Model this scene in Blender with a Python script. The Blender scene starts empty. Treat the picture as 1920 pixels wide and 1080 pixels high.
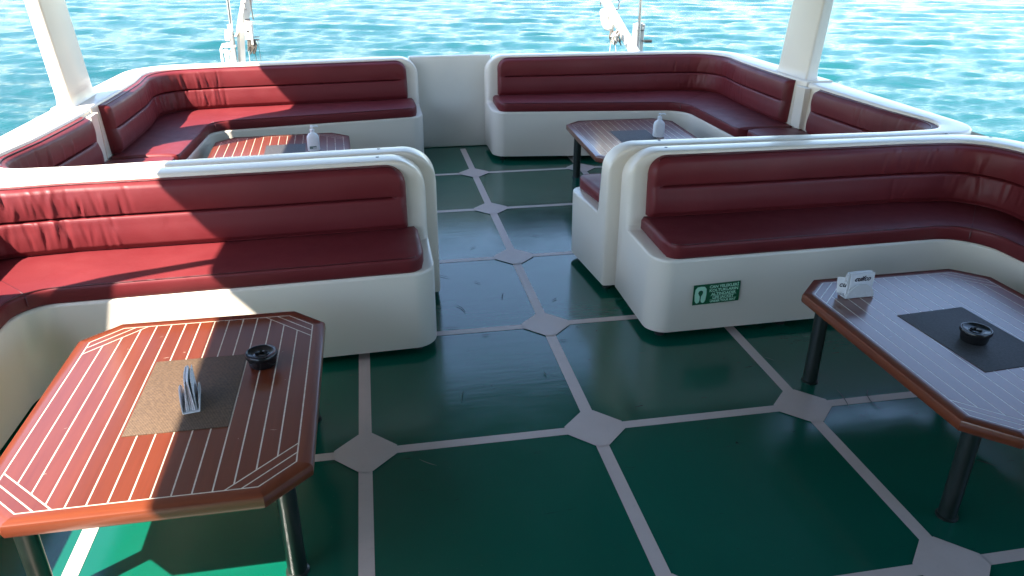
import bpy, bmesh, math, random
import numpy as np
from mathutils import Matrix, Vector

S = bpy.context.scene
COL = S.collection
R = math.radians
random.seed(7)
rng = np.random.default_rng(11)

# ------------------------------------------------------------------ camera
cam_d = bpy.data.cameras.new('camera')
cam = bpy.data.objects.new('camera', cam_d)
COL.objects.link(cam)
_r = Vector((0.98402, -0.178037, 0.001794))
_u = Vector((0.073772, 0.416875, 0.905965))
_f = Vector((0.162043, 0.891357, -0.423349))
m = Matrix.Identity(4)
for i in range(3):
    m[i][0], m[i][1], m[i][2] = _r[i], _u[i], -_f[i]
m.translation = (-0.8644, -2.6960, 1.9975)
cam.matrix_world = m
cam_d.sensor_width = 36.0
cam_d.lens = 1432.75 / 1920 * 36
cam_d.clip_start = 0.05
cam_d.clip_end = 20000
S.camera = cam

# ------------------------------------------------------------------ light
SUN_TO = Vector((-0.78, -0.52, 1.0)).normalized()
SUN_EL = math.asin(SUN_TO.z)
SUN_AZ = math.atan2(SUN_TO.x, SUN_TO.y)
world = bpy.data.worlds.new('World')
S.world = world
world.use_nodes = True
wn = world.node_tree.nodes
sky = wn.new('ShaderNodeTexSky')
sky.sky_type = 'NISHITA'
sky.sun_disc = False
sky.sun_elevation = SUN_EL
sky.sun_rotation = SUN_AZ % (2 * math.pi)
sky.dust_density = 0.5
sky.ozone_density = 1.4
sky.air_density = 1.0
world.node_tree.links.new(sky.outputs[0], wn['Background'].inputs[0])
wn['Background'].inputs[1].default_value = 0.14
sun_d = bpy.data.lights.new('sun', 'SUN')
sun_d.energy = 5.0
sun_d.angle = R(0.6)
sun_d.color = (1.0, 0.93, 0.82)
sun = bpy.data.objects.new('sun', sun_d)
COL.objects.link(sun)
sun.rotation_euler = SUN_TO.to_track_quat('Z', 'Y').to_euler()
sun.location = (-20, -14, 30)
S.view_settings.view_transform = 'Standard'
S.view_settings.look = 'None'
S.view_settings.gamma = 1.0
S.view_settings.use_curve_mapping = False
S.view_settings.exposure = 2.1

S.cycles.caustics_reflective = False
S.cycles.caustics_refractive = False

# ------------------------------------------------------------------ helpers
def tag(o, label=None, cat=None, group=None, kind=None):
    if label: o['label'] = label
    if cat: o['category'] = cat
    if group: o['group'] = group
    if kind: o['kind'] = kind
    return o

def empty(name, loc=(0, 0, 0), rz=0.0):
    o = bpy.data.objects.new(name, None)
    COL.objects.link(o)
    o.location = loc
    o.rotation_euler = (0, 0, rz)
    o.empty_display_size = 0.1
    return o

def link(name, me, mat=None, parent=None, smooth=None):
    if mat is not None and len(me.materials) == 0:
        me.materials.append(mat)
    if smooth is not None:
        me.shade_smooth()
        me.set_sharp_from_angle(angle=R(smooth))
    o = bpy.data.objects.new(name, me)
    COL.objects.link(o)
    if parent is not None:
        o.parent = parent
    return o

def mesh(name, verts, faces, mat=None, parent=None, smooth=None, recalc=True):
    me = bpy.data.meshes.new(name)
    me.from_pydata([tuple(v) for v in verts], [], faces)
    if recalc:
        bm = bmesh.new(); bm.from_mesh(me)
        bmesh.ops.recalc_face_normals(bm, faces=bm.faces)
        bm.to_mesh(me); bm.free()
    return link(name, me, mat, parent, smooth)

class MB:
    """collects shapes that belong to one part"""
    def __init__(self): self.v = []; self.f = []
    def add(self, v, f):
        k = len(self.v); self.v += [tuple(q) for q in v]; self.f += [tuple(i + k for i in g) for g in f]
        return self
    def box(self, c, s, rot=None):
        x, y, z = s[0] / 2, s[1] / 2, s[2] / 2
        vs = [Vector((a, b, d)) for a in (-x, x) for b in (-y, y) for d in (-z, z)]
        if rot is not None: vs = [rot @ q for q in vs]
        vs = [q + Vector(c) for q in vs]
        return self.add(vs, [(0, 1, 3, 2), (4, 6, 7, 5), (0, 4, 5, 1), (2, 3, 7, 6), (0, 2, 6, 4), (1, 5, 7, 3)])
    def bar(self, a, b, w, h, up=(0, 0, 1)):
        a, b = Vector(a), Vector(b); d = (b - a)
        z = d.normalized(); x = z.cross(Vector(up))
        if x.length < 1e-4: x = Vector((1, 0, 0))
        x.normalize(); y = x.cross(z)
        rot = Matrix((x, y, z)).transposed()
        return self.box((a + b) / 2, (w, h, d.length), rot)
    def lathe(self, prof, c=(0, 0, 0), n=24, rot=None):
        vs = []; fs = []
        for (r, z) in prof:
            for k in range(n):
                a = 2 * math.pi * k / n
                q = Vector((r * math.cos(a), r * math.sin(a), z))
                if rot is not None: q = rot @ q
                vs.append(q + Vector(c))
        for i in range(len(prof) - 1):
            for k in range(n):
                fs.append((i * n + k, i * n + (k + 1) % n, (i + 1) * n + (k + 1) % n, (i + 1) * n + k))
        fs.append(tuple(range(n - 1, -1, -1))); fs.append(tuple((len(prof) - 1) * n + k for k in range(n)))
        return self.add(vs, fs)
    def tube(self, pts, r, n=8, closed=False):
        pts = [Vector(q) for q in pts]; N = len(pts); vs = []; fs = []
        prev = None
        for i, q in enumerate(pts):
            if closed: t = pts[(i + 1) % N] - pts[i - 1]
            else: t = pts[min(i + 1, N - 1)] - pts[max(i - 1, 0)]
            t.normalize()
            x = prev - t * prev.dot(t) if prev is not None else t.orthogonal()
            if x.length < 1e-5: x = t.orthogonal()
            x.normalize(); prev = x; y = t.cross(x)
            for k in range(n):
                a = 2 * math.pi * k / n
                vs.append(q + x * (r * math.cos(a)) + y * (r * math.sin(a)))
        for i in range(N if closed else N - 1):
            j = (i + 1) % N
            for k in range(n):
                fs.append((i * n + k, i * n + (k + 1) % n, j * n + (k + 1) % n, j * n + k))
        if not closed:
            fs.append(tuple(range(n - 1, -1, -1))); fs.append(tuple((N - 1) * n + k for k in range(n)))
        return self.add(vs, fs)
    def prism(self, poly, z0, z1, bev=0.0):
        n = len(poly)
        if bev > 0:
            ins = inset2(poly, bev)
            rings = [(poly, z0), (poly, z1 - bev), (ins, z1)]
            ins2 = inset2(poly, bev * 0.3); rings.insert(2, (ins2, z1 - bev * 0.3))
        else: rings = [(poly, z0), (poly, z1)]
        vs = [(x, y, z) for pl, z in rings for (x, y) in pl]; fs = []
        for i in range(len(rings) - 1):
            for k in range(n):
                fs.append((i * n + k, i * n + (k + 1) % n, (i + 1) * n + (k + 1) % n, (i + 1) * n + k))
        fs.append(tuple(range(n - 1, -1, -1))); fs.append(tuple((len(rings) - 1) * n + k for k in range(n)))
        return self.add(vs, fs)
    def build(self, name, mat, parent=None, smooth=40, bevel=None):
        o = mesh(name, self.v, self.f, mat, parent, smooth)
        if bevel:
            b = o.modifiers.new('bevel', 'BEVEL'); b.width = bevel; b.segments = 3; b.limit_method = 'ANGLE'; b.angle_limit = R(40)
            b.harden_normals = False
        return o

def inset2(poly, d):
    """inward offset of a 2-D polygon (either winding)"""
    n = len(poly)
    A = sum(poly[i][0] * poly[(i + 1) % n][1] - poly[(i + 1) % n][0] * poly[i][1] for i in range(n))
    s = 1 if A > 0 else -1
    out = []
    for i in range(n):
        p0, p1, p2 = poly[i - 1], poly[i], poly[(i + 1) % n]
        def nrm(a, b):
            dx, dy = b[0] - a[0], b[1] - a[1]; l = math.hypot(dx, dy) or 1e-9
            return (-dy / l * s, dx / l * s)
        n1, n2 = nrm(p0, p1), nrm(p1, p2)
        bx, by = n1[0] + n2[0], n1[1] + n2[1]; l2 = bx * bx + by * by
        if l2 < 0.3: l2 = 0.3
        out.append((p1[0] + bx * 2 * d / l2, p1[1] + by * 2 * d / l2))
    return out

def clip_half(poly, nx, ny, c):
    """keep nx*x+ny*y <= c"""
    out = []
    for i in range(len(poly)):
        a, b = poly[i], poly[(i + 1) % len(poly)]
        da, db = nx * a[0] + ny * a[1] - c, nx * b[0] + ny * b[1] - c
        if da <= 0: out.append(a)
        if (da < 0 < db) or (db < 0 < da):
            t = da / (da - db); out.append((a[0] + t * (b[0] - a[0]), a[1] + t * (b[1] - a[1])))
    return out

def text_mesh(name, s, size, mat, parent, mtx, extrude=0.0004, shear=0.0, sx=1.0, bold=0.0, align='LEFT'):
    cu = bpy.data.curves.new('lettering', 'FONT')
    cu.body = s; cu.size = size; cu.extrude = extrude; cu.shear = shear; cu.offset = bold; cu.align_x = align
    cu.resolution_u = 3
    t = bpy.data.objects.new('lettering', cu); COL.objects.link(t)
    dg = bpy.context.evaluated_depsgraph_get()
    me = bpy.data.meshes.new_from_object(t.evaluated_get(dg))
    bpy.data.objects.remove(t); bpy.data.curves.remove(cu)
    me.name = 'lettering'
    me.transform(mtx @ Matrix.Diagonal((sx, 1, 1, 1)))
    me.materials.clear()
    return link(name, me, mat, parent)

# ------------------------------------------------------------------ materials
class NT:
    def __init__(self, name):
        self.m = bpy.data.materials.new(name); self.m.use_nodes = True
        self.t = self.m.node_tree; self.b = self.t.nodes['Principled BSDF']
    def n(self, kind, **kw):
        nd = self.t.nodes.new(kind)
        for k, v in kw.items():
            if k in nd.inputs: nd.inputs[k].default_value = v
            else: setattr(nd, k, v)
        return nd
    def l(self, a, b): self.t.links.new(a, b)
    def coords(self, scale=(1, 1, 1), rot=(0, 0, 0), kind='Object'):
        tc = self.n('ShaderNodeTexCoord'); mp = self.n('ShaderNodeMapping')
        mp.inputs['Scale'].default_value = scale; mp.inputs['Rotation'].default_value = rot
        self.l(tc.outputs[kind], mp.inputs[0]); return mp.outputs[0]
    def noise(self, co, scale, detail=4, rough=0.55, dist=0.0):
        nd = self.n('ShaderNodeTexNoise'); nd.inputs['Scale'].default_value = scale
        nd.inputs['Detail'].default_value = detail; nd.inputs['Roughness'].default_value = rough; nd.inputs['Distortion'].default_value = dist
        self.l(co, nd.inputs['Vector']); return nd.outputs['Fac']
    def ramp(self, fac, stops):
        r = self.n('ShaderNodeValToRGB'); e = r.color_ramp.elements
        while len(e) < len(stops): e.new(0.5)
        for k, (p, c) in enumerate(stops):
            e[k].position = p; e[k].color = (c[0], c[1], c[2], 1)
        self.l(fac, r.inputs[0]); return r.outputs[0]
    def rng(self, fac, a, b, lo=0.0, hi=1.0):
        r = self.n('ShaderNodeMapRange'); r.inputs[1].default_value = lo; r.inputs[2].default_value = hi
        r.inputs[3].default_value = a; r.inputs[4].default_value = b; self.l(fac, r.inputs[0]); return r.outputs[0]
    def math(self, op, a, b=None):
        r = self.n('ShaderNodeMath', operation=op)
        for k, v in ((0, a), (1, b)):
            if v is None: continue
            if isinstance(v, (int, float)): r.inputs[k].default_value = v
            else: self.l(v, r.inputs[k])
        return r.outputs[0]
    def bump(self, h, strength, dist, prev=None):
        b = self.n('ShaderNodeBump'); b.inputs['Strength'].default_value = strength; b.inputs['Distance'].default_value = dist
        self.l(h, b.inputs['Height'])
        if prev is not None: self.l(prev, b.inputs['Normal'])
        self.l(b.outputs[0], self.b.inputs['Normal']); return b.outputs[0]
    def set(self, **kw):
        for k, v in kw.items():
            k = k.replace('_', ' ')
            if isinstance(v, (int, float)): self.b.inputs[k].default_value = v
            elif isinstance(v, tuple): self.b.inputs[k].default_value = (*v, 1) if len(v) == 3 else v
            else: self.l(v, self.b.inputs[k])
        return self
def simple(name, col, rough=0.4, metal=0.0, var=0.06, vscale=12.0, bump=0.0, coat=0.0):
    t = NT(name); co = t.coords()
    f = t.noise(co, vscale, 5)
    t.set(Base_Color=t.ramp(f, [(0.3, tuple(c * (1 - var) for c in col)), (0.7, tuple(min(1, c * (1 + var)) for c in col))]),
          Roughness=t.rng(t.noise(co, vscale * 2.3, 3), rough * 0.8, rough * 1.2, 0.3, 0.7), Metallic=metal, Coat_Weight=coat, Coat_Roughness=0.08)
    if bump: t.bump(t.noise(co, vscale * 6, 3), 0.3, bump)
    return t.m

def m_gelcoat():
    t = NT('gelcoat'); co = t.coords()
    base = t.ramp(t.noise(co, 1.2, 4), [(0.25, (0.785, 0.69, 0.580)), (0.75, (0.815, 0.725, 0.620))])
    t.set(Base_Color=base, Roughness=t.rng(t.noise(co, 7, 4), 0.31, 0.39, 0.3, 0.7), Coat_Weight=0.25, Coat_Roughness=0.12)
    return t.m
def m_leather():
    t = NT('red_vinyl'); co = t.coords()
    f = t.noise(co, 2.2, 5, 0.6)
    t.set(Base_Color=t.ramp(f, [(0.25, (0.130, 0.0142, 0.0180)), (0.75, (0.164, 0.0205, 0.0235))]),
          Roughness=t.rng(t.noise(co, 9, 4), 0.42, 0.54, 0.3, 0.7), Specular_IOR_Level=0.36)
    b = t.bump(t.noise(co, 9, 4, 0.55), 0.22, 0.006)
    t.bump(t.noise(t.coords((1, 1, 0.35)), 34, 3, 0.6, 0.6), 0.18, 0.0022, b)
    return t.m
def m_deck():
    t = NT('green_deck_paint'); co = t.coords()
    big = t.noise(co, 0.9, 5, 0.6)
    col = t.ramp(big, [(0.25, (0.001, 0.080, 0.050)), (0.75, (0.002, 0.102, 0.064))])
    # worn scuffs: long thin dark marks
    sc = t.noise(t.coords((2.2, 14, 1), (0, 0, 0.5)), 1.7, 6, 0.65, 1.4)
    sm = t.ramp(sc, [(0.66, (0, 0, 0)), (0.70, (1, 1, 1))])
    mx = t.n('ShaderNodeMix', data_type='RGBA'); mx.inputs[7].default_value = (0.004, 0.03, 0.03, 1)
    t.l(t.math('MULTIPLY', sm, 0.7), mx.inputs[0]); t.l(col, mx.inputs[6])
    dust = t.ramp(t.noise(co, 60, 3), [(0.72, (0, 0, 0)), (0.78, (1, 1, 1))])
    mx2 = t.n('ShaderNodeMix', data_type='RGBA'); mx2.inputs[7].default_value = (0.12, 0.16, 0.14, 1)
    t.l(t.math('MULTIPLY', dust, 0.4), mx2.inputs[0]); t.l(mx.outputs[2], mx2.inputs[6])
    t.set(Base_Color=mx2.outputs[2], Roughness=t.rng(t.noise(co, 3.5, 6, 0.65), 0.12, 0.215, 0.3, 0.7), Specular_IOR_Level=0.72, IOR=1.5)
    b = t.bump(t.noise(t.coords((0.7, 5, 1)), 4.5, 4, 0.6), 0.08, 0.006)
    return t.m
def m_stripe():
    t = NT('beige_deck_paint'); co = t.coords()
    f = t.noise(co, 6, 6, 0.65)
    col = t.ramp(f, [(0.3, (0.56, 0.455, 0.41)), (0.7, (0.61, 0.50, 0.455))])
    d = t.ramp(t.noise(t.coords((1, 1, 1)), 26, 5, 0.7), [(0.58, (0, 0, 0)), (0.75, (1, 1, 1))])
    mx = t.n('ShaderNodeMix', data_type='RGBA'); mx.inputs[7].default_value = (0.20, 0.17, 0.15, 1)
    t.l(t.math('MULTIPLY', d, 0.16), mx.inputs[0]); t.l(col, mx.inputs[6])
    t.set(Base_Color=mx.outputs[2], Roughness=t.rng(f, 0.30, 0.42, 0.3, 0.7))
    return t.m
def m_wood(name, c0, c1, rough=0.14, coat=0.6, along='y'):
    t = NT(name)
    tc = t.n('ShaderNodeTexCoord'); oi = t.n('ShaderNodeObjectInfo')
    add = t.n('ShaderNodeVectorMath', operation='ADD'); t.l(tc.outputs['Object'], add.inputs[0])
    cmb = t.n('ShaderNodeCombineXYZ'); rm = t.math('MULTIPLY', oi.outputs['Random'], 37.0)
    for k in range(3): t.l(rm, cmb.inputs[k])
    t.l(cmb.outputs[0], add.inputs[1])
    mp = t.n('ShaderNodeMapping'); mp.inputs['Scale'].default_value = (16, 1.3, 16) if along == 'y' else (1.3, 16, 16)
    t.l(add.outputs[0], mp.inputs[0])
    f = t.noise(mp.outputs[0], 2.0, 6, 0.62, 0.8)
    g = t.noise(mp.outputs[0], 5.0, 2, 0.5)
    fac = t.math('ADD', t.math('MULTIPLY', f, 0.75), t.math('MULTIPLY', g, 0.25))
    col = t.ramp(fac, [(0.30, c0), (0.70, c1)])
    hv = t.n('ShaderNodeHueSaturation'); t.l(col, hv.inputs['Color']); t.l(t.rng(oi.outputs['Random'], 0.90, 1.10), hv.inputs['Value'])
    t.set(Base_Color=hv.outputs[0], Roughness=rough * 2.1, Coat_Weight=coat, Coat_Roughness=rough)
    t.bump(t.noise(t.coords(), 5, 2), 0.08, 0.002)
    return t.m
def m_weave(name, c0, c1):
    t = NT(name); co = t.coords()
    w1 = t.n('ShaderNodeTexWave', bands_direction='X'); w1.inputs['Scale'].default_value = 62; w1.inputs['Distortion'].default_value = 0.6; w1.inputs['Detail'].default_value = 2
    w2 = t.n('ShaderNodeTexWave', bands_direction='Y'); w2.inputs['Scale'].default_value = 46; w2.inputs['Distortion'].default_value = 0.6; w2.inputs['Detail'].default_value = 2
    t.l(co, w1.inputs[0]); t.l(co, w2.inputs[0])
    h = t.math('MULTIPLY', w1.outputs['Fac'], w2.outputs['Fac'])
    hv = t.math('ADD', t.math('MULTIPLY', h, 0.7), t.math('MULTIPLY', t.noise(co, 90, 3), 0.5))
    t.set(Base_Color=t.ramp(hv, [(0.15, c0), (0.75, c1)]), Roughness=0.55)
    t.bump(h, 0.4, 0.0015)
    return t.m
def m_sea():
    t = NT('sea_water')
    col = t.ramp(t.noise(t.coords((0.05, 0.09, 1)), 1.0, 3), [(0.3, (0.006, 0.060, 0.065)), (0.7, (0.010, 0.080, 0.084))])
    t.set(Base_Color=col, Roughness=0.08, IOR=1.333, Specular_IOR_Level=0.12)
    b = t.bump(t.noise(t.coords((0.75, 1.9, 1), (0, 0, 0.12)), 2.6, 5, 0.66, 0.6), 0.60, 0.078)
    t.bump(t.noise(t.coords((1.0, 1.9, 1), (0, 0, -0.25)), 6.5, 5, 0.65, 0.3), 0.6, 0.032, b)
    return t.m

M = dict(
    gel=m_gelcoat(), red=m_leather(), deck=m_deck(), stripe=m_stripe(), sea=m_sea(),
    wood=m_wood('mahogany_plank', (0.122, 0.022, 0.008), (0.155, 0.031, 0.011)),
    frame=m_wood('mahogany_frame', (0.130, 0.025, 0.010), (0.175, 0.040, 0.014)),
    framex=m_wood('mahogany_frame_cross', (0.130, 0.025, 0.010), (0.175, 0.040, 0.014), along='x'),
    inlay=simple('pale_inlay', (0.62, 0.53, 0.41), 0.29, var=0.10, vscale=30, coat=0.6),
    piping=simple('red_piping', (0.085, 0.012, 0.016), 0.35, var=0.1),
    blackleg=simple('black_gloss_paint', (0.010, 0.016, 0.013), 0.36, var=0.2, coat=0.12),
    blackplastic=simple('black_plastic', (0.010, 0.010, 0.011), 0.22, var=0.2, vscale=40),
    rubber=simple('black_rubber', (0.02, 0.02, 0.02), 0.6),
    matbrown=m_weave('brown_weave', (0.026, 0.014, 0.009), (0.200, 0.125, 0.070)),
    matblack=m_weave('black_weave', (0.006, 0.006, 0.007), (0.110, 0.105, 0.105)),
    acrylic=simple('white_acrylic', (0.66, 0.67, 0.68), 0.25, var=0.04),
    paper=simple('white_paper', (0.74, 0.74, 0.76), 0.7, var=0.05, vscale=40),
    ink=simple('dark_ink', (0.020, 0.012, 0.035), 0.6),
    inkred=simple('wine_ink', (0.14, 0.015, 0.05), 0.6),
    bottle=simple('white_bottle_plastic', (0.82, 0.83, 0.85), 0.32, var=0.02),
    label=simple('grey_green_label', (0.16, 0.24, 0.22), 0.5),
    sgreen=simple('sticker_green', (0.006, 0.105, 0.040), 0.35, var=0.12),
    spale=simple('sticker_pale_green', (0.50, 0.82, 0.60), 0.4, var=0.08),
    white=simple('white_paint', (0.77, 0.73, 0.66), 0.38, var=0.04, vscale=2),
    offwhite=simple('weathered_white_paint', (0.62, 0.60, 0.54), 0.4, var=0.12, vscale=14),
    steel=simple('stainless_steel', (0.52, 0.53, 0.55), 0.22, metal=1.0),
    rope=simple('grey_rope', (0.10, 0.085, 0.07), 0.8, var=0.4, vscale=60),
    ropepale=simple('pale_rope', (0.55, 0.52, 0.46), 0.8, var=0.2, vscale=60),
    screw=simple('dark_screw', (0.10, 0.10, 0.11), 0.4, metal=0.6),
    roof=simple('roof_white', (0.28, 0.265, 0.24), 0.5, var=0.05, vscale=2),
)

# ------------------------------------------------------------------ sea
SEA_Z = -2.55
def build_sea():
    cx, cy = -0.86, -2.7
    yaw = R(10.3)
    az = np.concatenate([np.linspace(-R(41), R(41), 640), np.linspace(R(41), 2 * math.pi - R(41), 96)[1:-1]]) + yaw
    r = np.concatenate([[2.0, 5.0], 8.0 * 1.0072 ** np.arange(0, 380), np.geomspace(125, 9000, 36)])
    A, Rr = np.meshgrid(az, r)
    X = cx + Rr * np.sin(A); Y = cy + Rr * np.cos(A)
    dr = np.gradient(r)[:, None] * np.ones_like(A)
    da = np.minimum(np.gradient(az), 0.1)[None, :] * Rr
    Z = np.zeros_like(X)
    L = np.geomspace(0.45, 3.8, 52)
    g = np.random.default_rng(3)
    for lam in L:
        th = R(78) + g.normal(0, 0.50)
        k = 2 * math.pi / lam
        kx, ky = k * math.cos(th), k * math.sin(th)
        a = 0.0062 * lam ** 0.76
        fade = np.clip((lam / (2.6 * np.maximum(dr, da)) - 0.6) / 0.8, 0, 1)
        ph = kx * X + ky * Y + g.uniform(0, 6.28)
        # gusts: the small waves come in patches
        pat = 0.75 + 0.45 * np.sin(0.21 * X + 0.13 * Y * g.uniform(0.6, 1.4) + g.uniform(0, 6.28)) * np.sin(0.17 * Y + g.uniform(0, 6.28))
        s = np.sin(ph)
        Z += a * fade * pat * (s + 0.18 * np.cos(2 * ph))
    Z = Z + SEA_Z
    nR, nA = X.shape
    co = np.stack([X, Y, Z], -1).reshape(-1, 3)
    i = np.arange(nR - 1)[:, None] * nA; j = np.arange(nA)[None, :]; j2 = (j + 1) % nA
    q = np.stack([i + j, i + nA + j, i + nA + j2, i + j2], -1).reshape(-1, 4)
    me = bpy.data.meshes.new('sea')
    me.vertices.add(len(co)); me.vertices.foreach_set('co', co.astype(np.float32).ravel())
    me.loops.add(q.size); me.loops.foreach_set('vertex_index', q.astype(np.int32).ravel())
    me.polygons.add(len(q)); me.polygons.foreach_set('loop_start', np.arange(0, q.size, 4, dtype=np.int32))
    me.update(calc_edges=True)
    me.polygons.foreach_set('use_smooth', np.ones(len(q), bool))
    if me.polygons[1000].normal.z < 0: me.flip_normals()
    tag(link('sea', me, M['sea']), kind='structure')
build_sea()

# ------------------------------------------------------------------ hull and deck
HULL = [(-3.15, -5.4), (-3.15, -1.5), (-3.10, 1.3), (-3.045, 2.95), (-2.985, 4.30), (-2.86, 4.66), (-2.55, 4.90), (-1.8, 5.0), (0, 5.06), (1.6, 5.02), (2.30, 4.98), (2.62, 4.86), (2.78, 4.45),
        (2.845, 2.95), (2.87, 1.3), (2.90, -1.5), (2.90, -5.4)]
def build_hull():
    n = len(HULL); outer = HULL; inn = inset2(HULL, 0.03)
    v = []; f = []
    rings = [(outer, -2.9, 0.0), (outer, -0.2, 0.0), (outer, 0.845, 0.0), (inn, 0.86, 0.0), (inn, -0.15, 0.0)]
    bot = inset2(HULL, 0.35)
    rings[0] = (bot, -2.9, 0)
    for pl, z, _ in rings: v += [(x, y, z) for x, y in pl]
    for i in range(len(rings) - 1):
        for k in range(n):
            f.append((i * n + k, i * n + (k + 1) % n, (i + 1) * n + (k + 1) % n, (i + 1) * n + k))
    tag(mesh('hull', v, f, M['white'], None, 40), kind='structure')
    deck = mesh('deck', [(x, y, 0.0) for x, y in inset2(HULL, 0.031)] + [(x, y, -0.12) for x, y in inset2(HULL, 0.031)],
                [tuple(range(n)), tuple(range(2 * n - 1, n - 1, -1))] + [(k, (k + 1) % n, n + (k + 1) % n, n + k) for k in range(n)], M['deck'])
    tag(deck, kind='structure')
    W = 0.028
    def sheet(name, poly, z):
        return mesh(name, [(x, y, z) for x, y in poly], [tuple(range(len(poly)))], M['stripe'], deck, recalc=False)
    xs = range(-2, 3); ys = range(-4, 5)
    for x in xs:
        for y in range(-5, 5):
            jx = random.uniform(-0.003, 0.003)
            y0, y1 = y + 0.095, min(y + 0.905, 4.87)
            if y0 > y1: continue
            sheet('stripe', [(x - W + jx, y0), (x + W + jx, y0), (x + W + jx, y1), (x - W + jx, y1)], 0.0015)
    for y in ys:
        for x in range(-3, 3):
            x0, x1 = x + 0.095, x + 0.905
            jy = random.uniform(-0.003, 0.003)
            sheet('stripe', [(x0, y - W * 0.9 + jy), (x1, y - W * 0.9 + jy), (x1, y + W * 0.9 + jy), (x0, y + W * 0.9 + jy)], 0.0015)
        for x in xs:
            d = 0.132; w = W
            sheet('diamond', [(x + d, y - w), (x + d, y + w), (x + w, y + d), (x - w, y + d), (x - d, y + w), (x - d, y - w), (x - w, y - d), (x + w, y - d)], 0.0045)
build_hull()
def scuffs():
    deck = [o for o in COL.objects if o.name == 'deck'][0]
    g = np.random.default_rng(21)
    dark = simple('scuff_black', (0.006, 0.016, 0.018), 0.5)
    pale = simple('scuff_pale', (0.05, 0.12, 0.09), 0.6)
    spots = [(-.50, 1.75, .10), (-.30, 1.62, .06), (-.44, 1.28, .13), (-.18, 1.40, .08), (-.52, 1.05, .09), (.12, 1.30, .05), (-.35, .93, .05), (.22, 2.35, .07), (-.25, 2.20, .06), (.05, .80, .05),
             (1.22, .02, .16), (1.33, -.02, .20), (1.62, -.18, .07), (1.52, -.52, .10), (.30, -.35, .04), (-.55, .35, .10), (-.75, -.12, .09), (.75, .35, .04), (1.05, .42, .05), (-.2, -.55, .06), (.6, -.6, .05), (-.12, .48, .04)]
    for k, (x, y, l) in enumerate(spots):
        if k in (14, 17, 19, 20): continue
        a = g.uniform(0, math.pi); c = g.uniform(-3, 3); n = 7; w = 0.0022 if l > 0.05 else 0.003
        pts = []; 
        for q in range(n):
            s_ = (q / (n - 1) - 0.5) * l; th = a + c * s_
            pts.append((x + s_ * math.cos(th), y + s_ * math.sin(th), w * (1 - abs(2 * q / (n - 1) - 1) ** 2) + 0.0004, th))
        v = []
        for (px, py, ww, th) in pts: v += [(px - math.sin(th) * ww, py + math.cos(th) * ww, 0.0062), (px + math.sin(th) * ww, py - math.cos(th) * ww, 0.0062)]
        mesh('scuff_mark', v, [(2 * q, 2 * q + 1, 2 * q + 3, 2 * q + 2) for q in range(n - 1)], pale if k in (15, 16, 14, 17, 18, 19, 20, 21) else dark, deck, recalc=False)
scuffs()

# stern bulkhead in the gap between the two stern benches
b = MB(); b.box((-0.09, 4.985, 0.452), (0.80, 0.06, 0.90))
o = b.build('stern_wall', M['white'], None, 40, bevel=0.012); tag(o, kind='structure')
# ledge outside the stern that carries the davits
b = MB(); b.box((-0.1, 5.19, 0.60), (4.7, 0.34, 0.06)); b.box((-0.1, 5.10, 0.30), (4.5, 0.16, 0.55))
tag(b.build('stern_ledge', M['white'], None, 40, bevel=0.01), kind='structure')

# ------------------------------------------------------------------ roof with pillars
b = MB(); b.prism([(-3.16, -5.45), (3.02, -5.45), (3.02, 0.5), (2.90, 4.28), (-3.055, 4.28), (-3.175, 0.5), (-3.16, -1.0)], 2.46, 2.55)
roof = b.build('roof', M['roof'], None, 40, bevel=0.02)
tag(roof, 'white flat sun roof over the lounge deck', 'roof')
for y in (-3.6, -2.2, -0.8, 0.6, 2.0, 3.4):
    bb = MB(); bb.box((-0.075, y, 2.442), (5.8, 0.10, 0.034)); bb.build('roof_beam', M['roof'], roof, 40, bevel=0.006)

def pillar(xc, y0, label, side):
    t = empty('roof_pillar', (xc, y0 + 0.23, 0.9)); tag(t, label, 'pillar', 'roof pillars standing on the coaming')
    def ring(z, wx, wy, r=0.018):
        out = []
        for (sx, sy, a0) in ((1, 1, 0), (-1, 1, 90), (-1, -1, 180), (1, -1, 270)):
            for k in range(4):
                a = R(a0 + 30 * k)
                out.append((sx * (wx / 2 - r) + r * math.cos(a), sy * (wy / 2 - r) + r * math.sin(a), z))
        return out
    v = []; f = []
    zs = [(-0.004, .150, .56), (0.010, .122, .51), (0.035, .105, .485), (0.08, .098, .47), (0.6, .095, .465), (1.555, .095, .46)]
    for z, wx, wy in zs: v += [(x_ + side * 0.078 * max(0, z), y_, z_) for x_, y_, z_ in ring(z, wx, wy)]
    n = 16
    for i in range(len(zs) - 1):
        for k in range(n): f.append((i * n + k, i * n + (k + 1) % n, (i + 1) * n + (k + 1) % n, (i + 1) * n + k))
    f.append(tuple(range(n - 1, -1, -1))); f.append(tuple((len(zs) - 1) * n + k for k in range(n)))
    mesh('post', v, f, M['gel'], t, 35)
    return t
pillar(-2.900, 2.95, 'white roof pillar rising from the sunlit coaming', -1)
pillar(2.635, 3.08, 'white roof pillar in shade rising from the dark red benches', 1)
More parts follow.
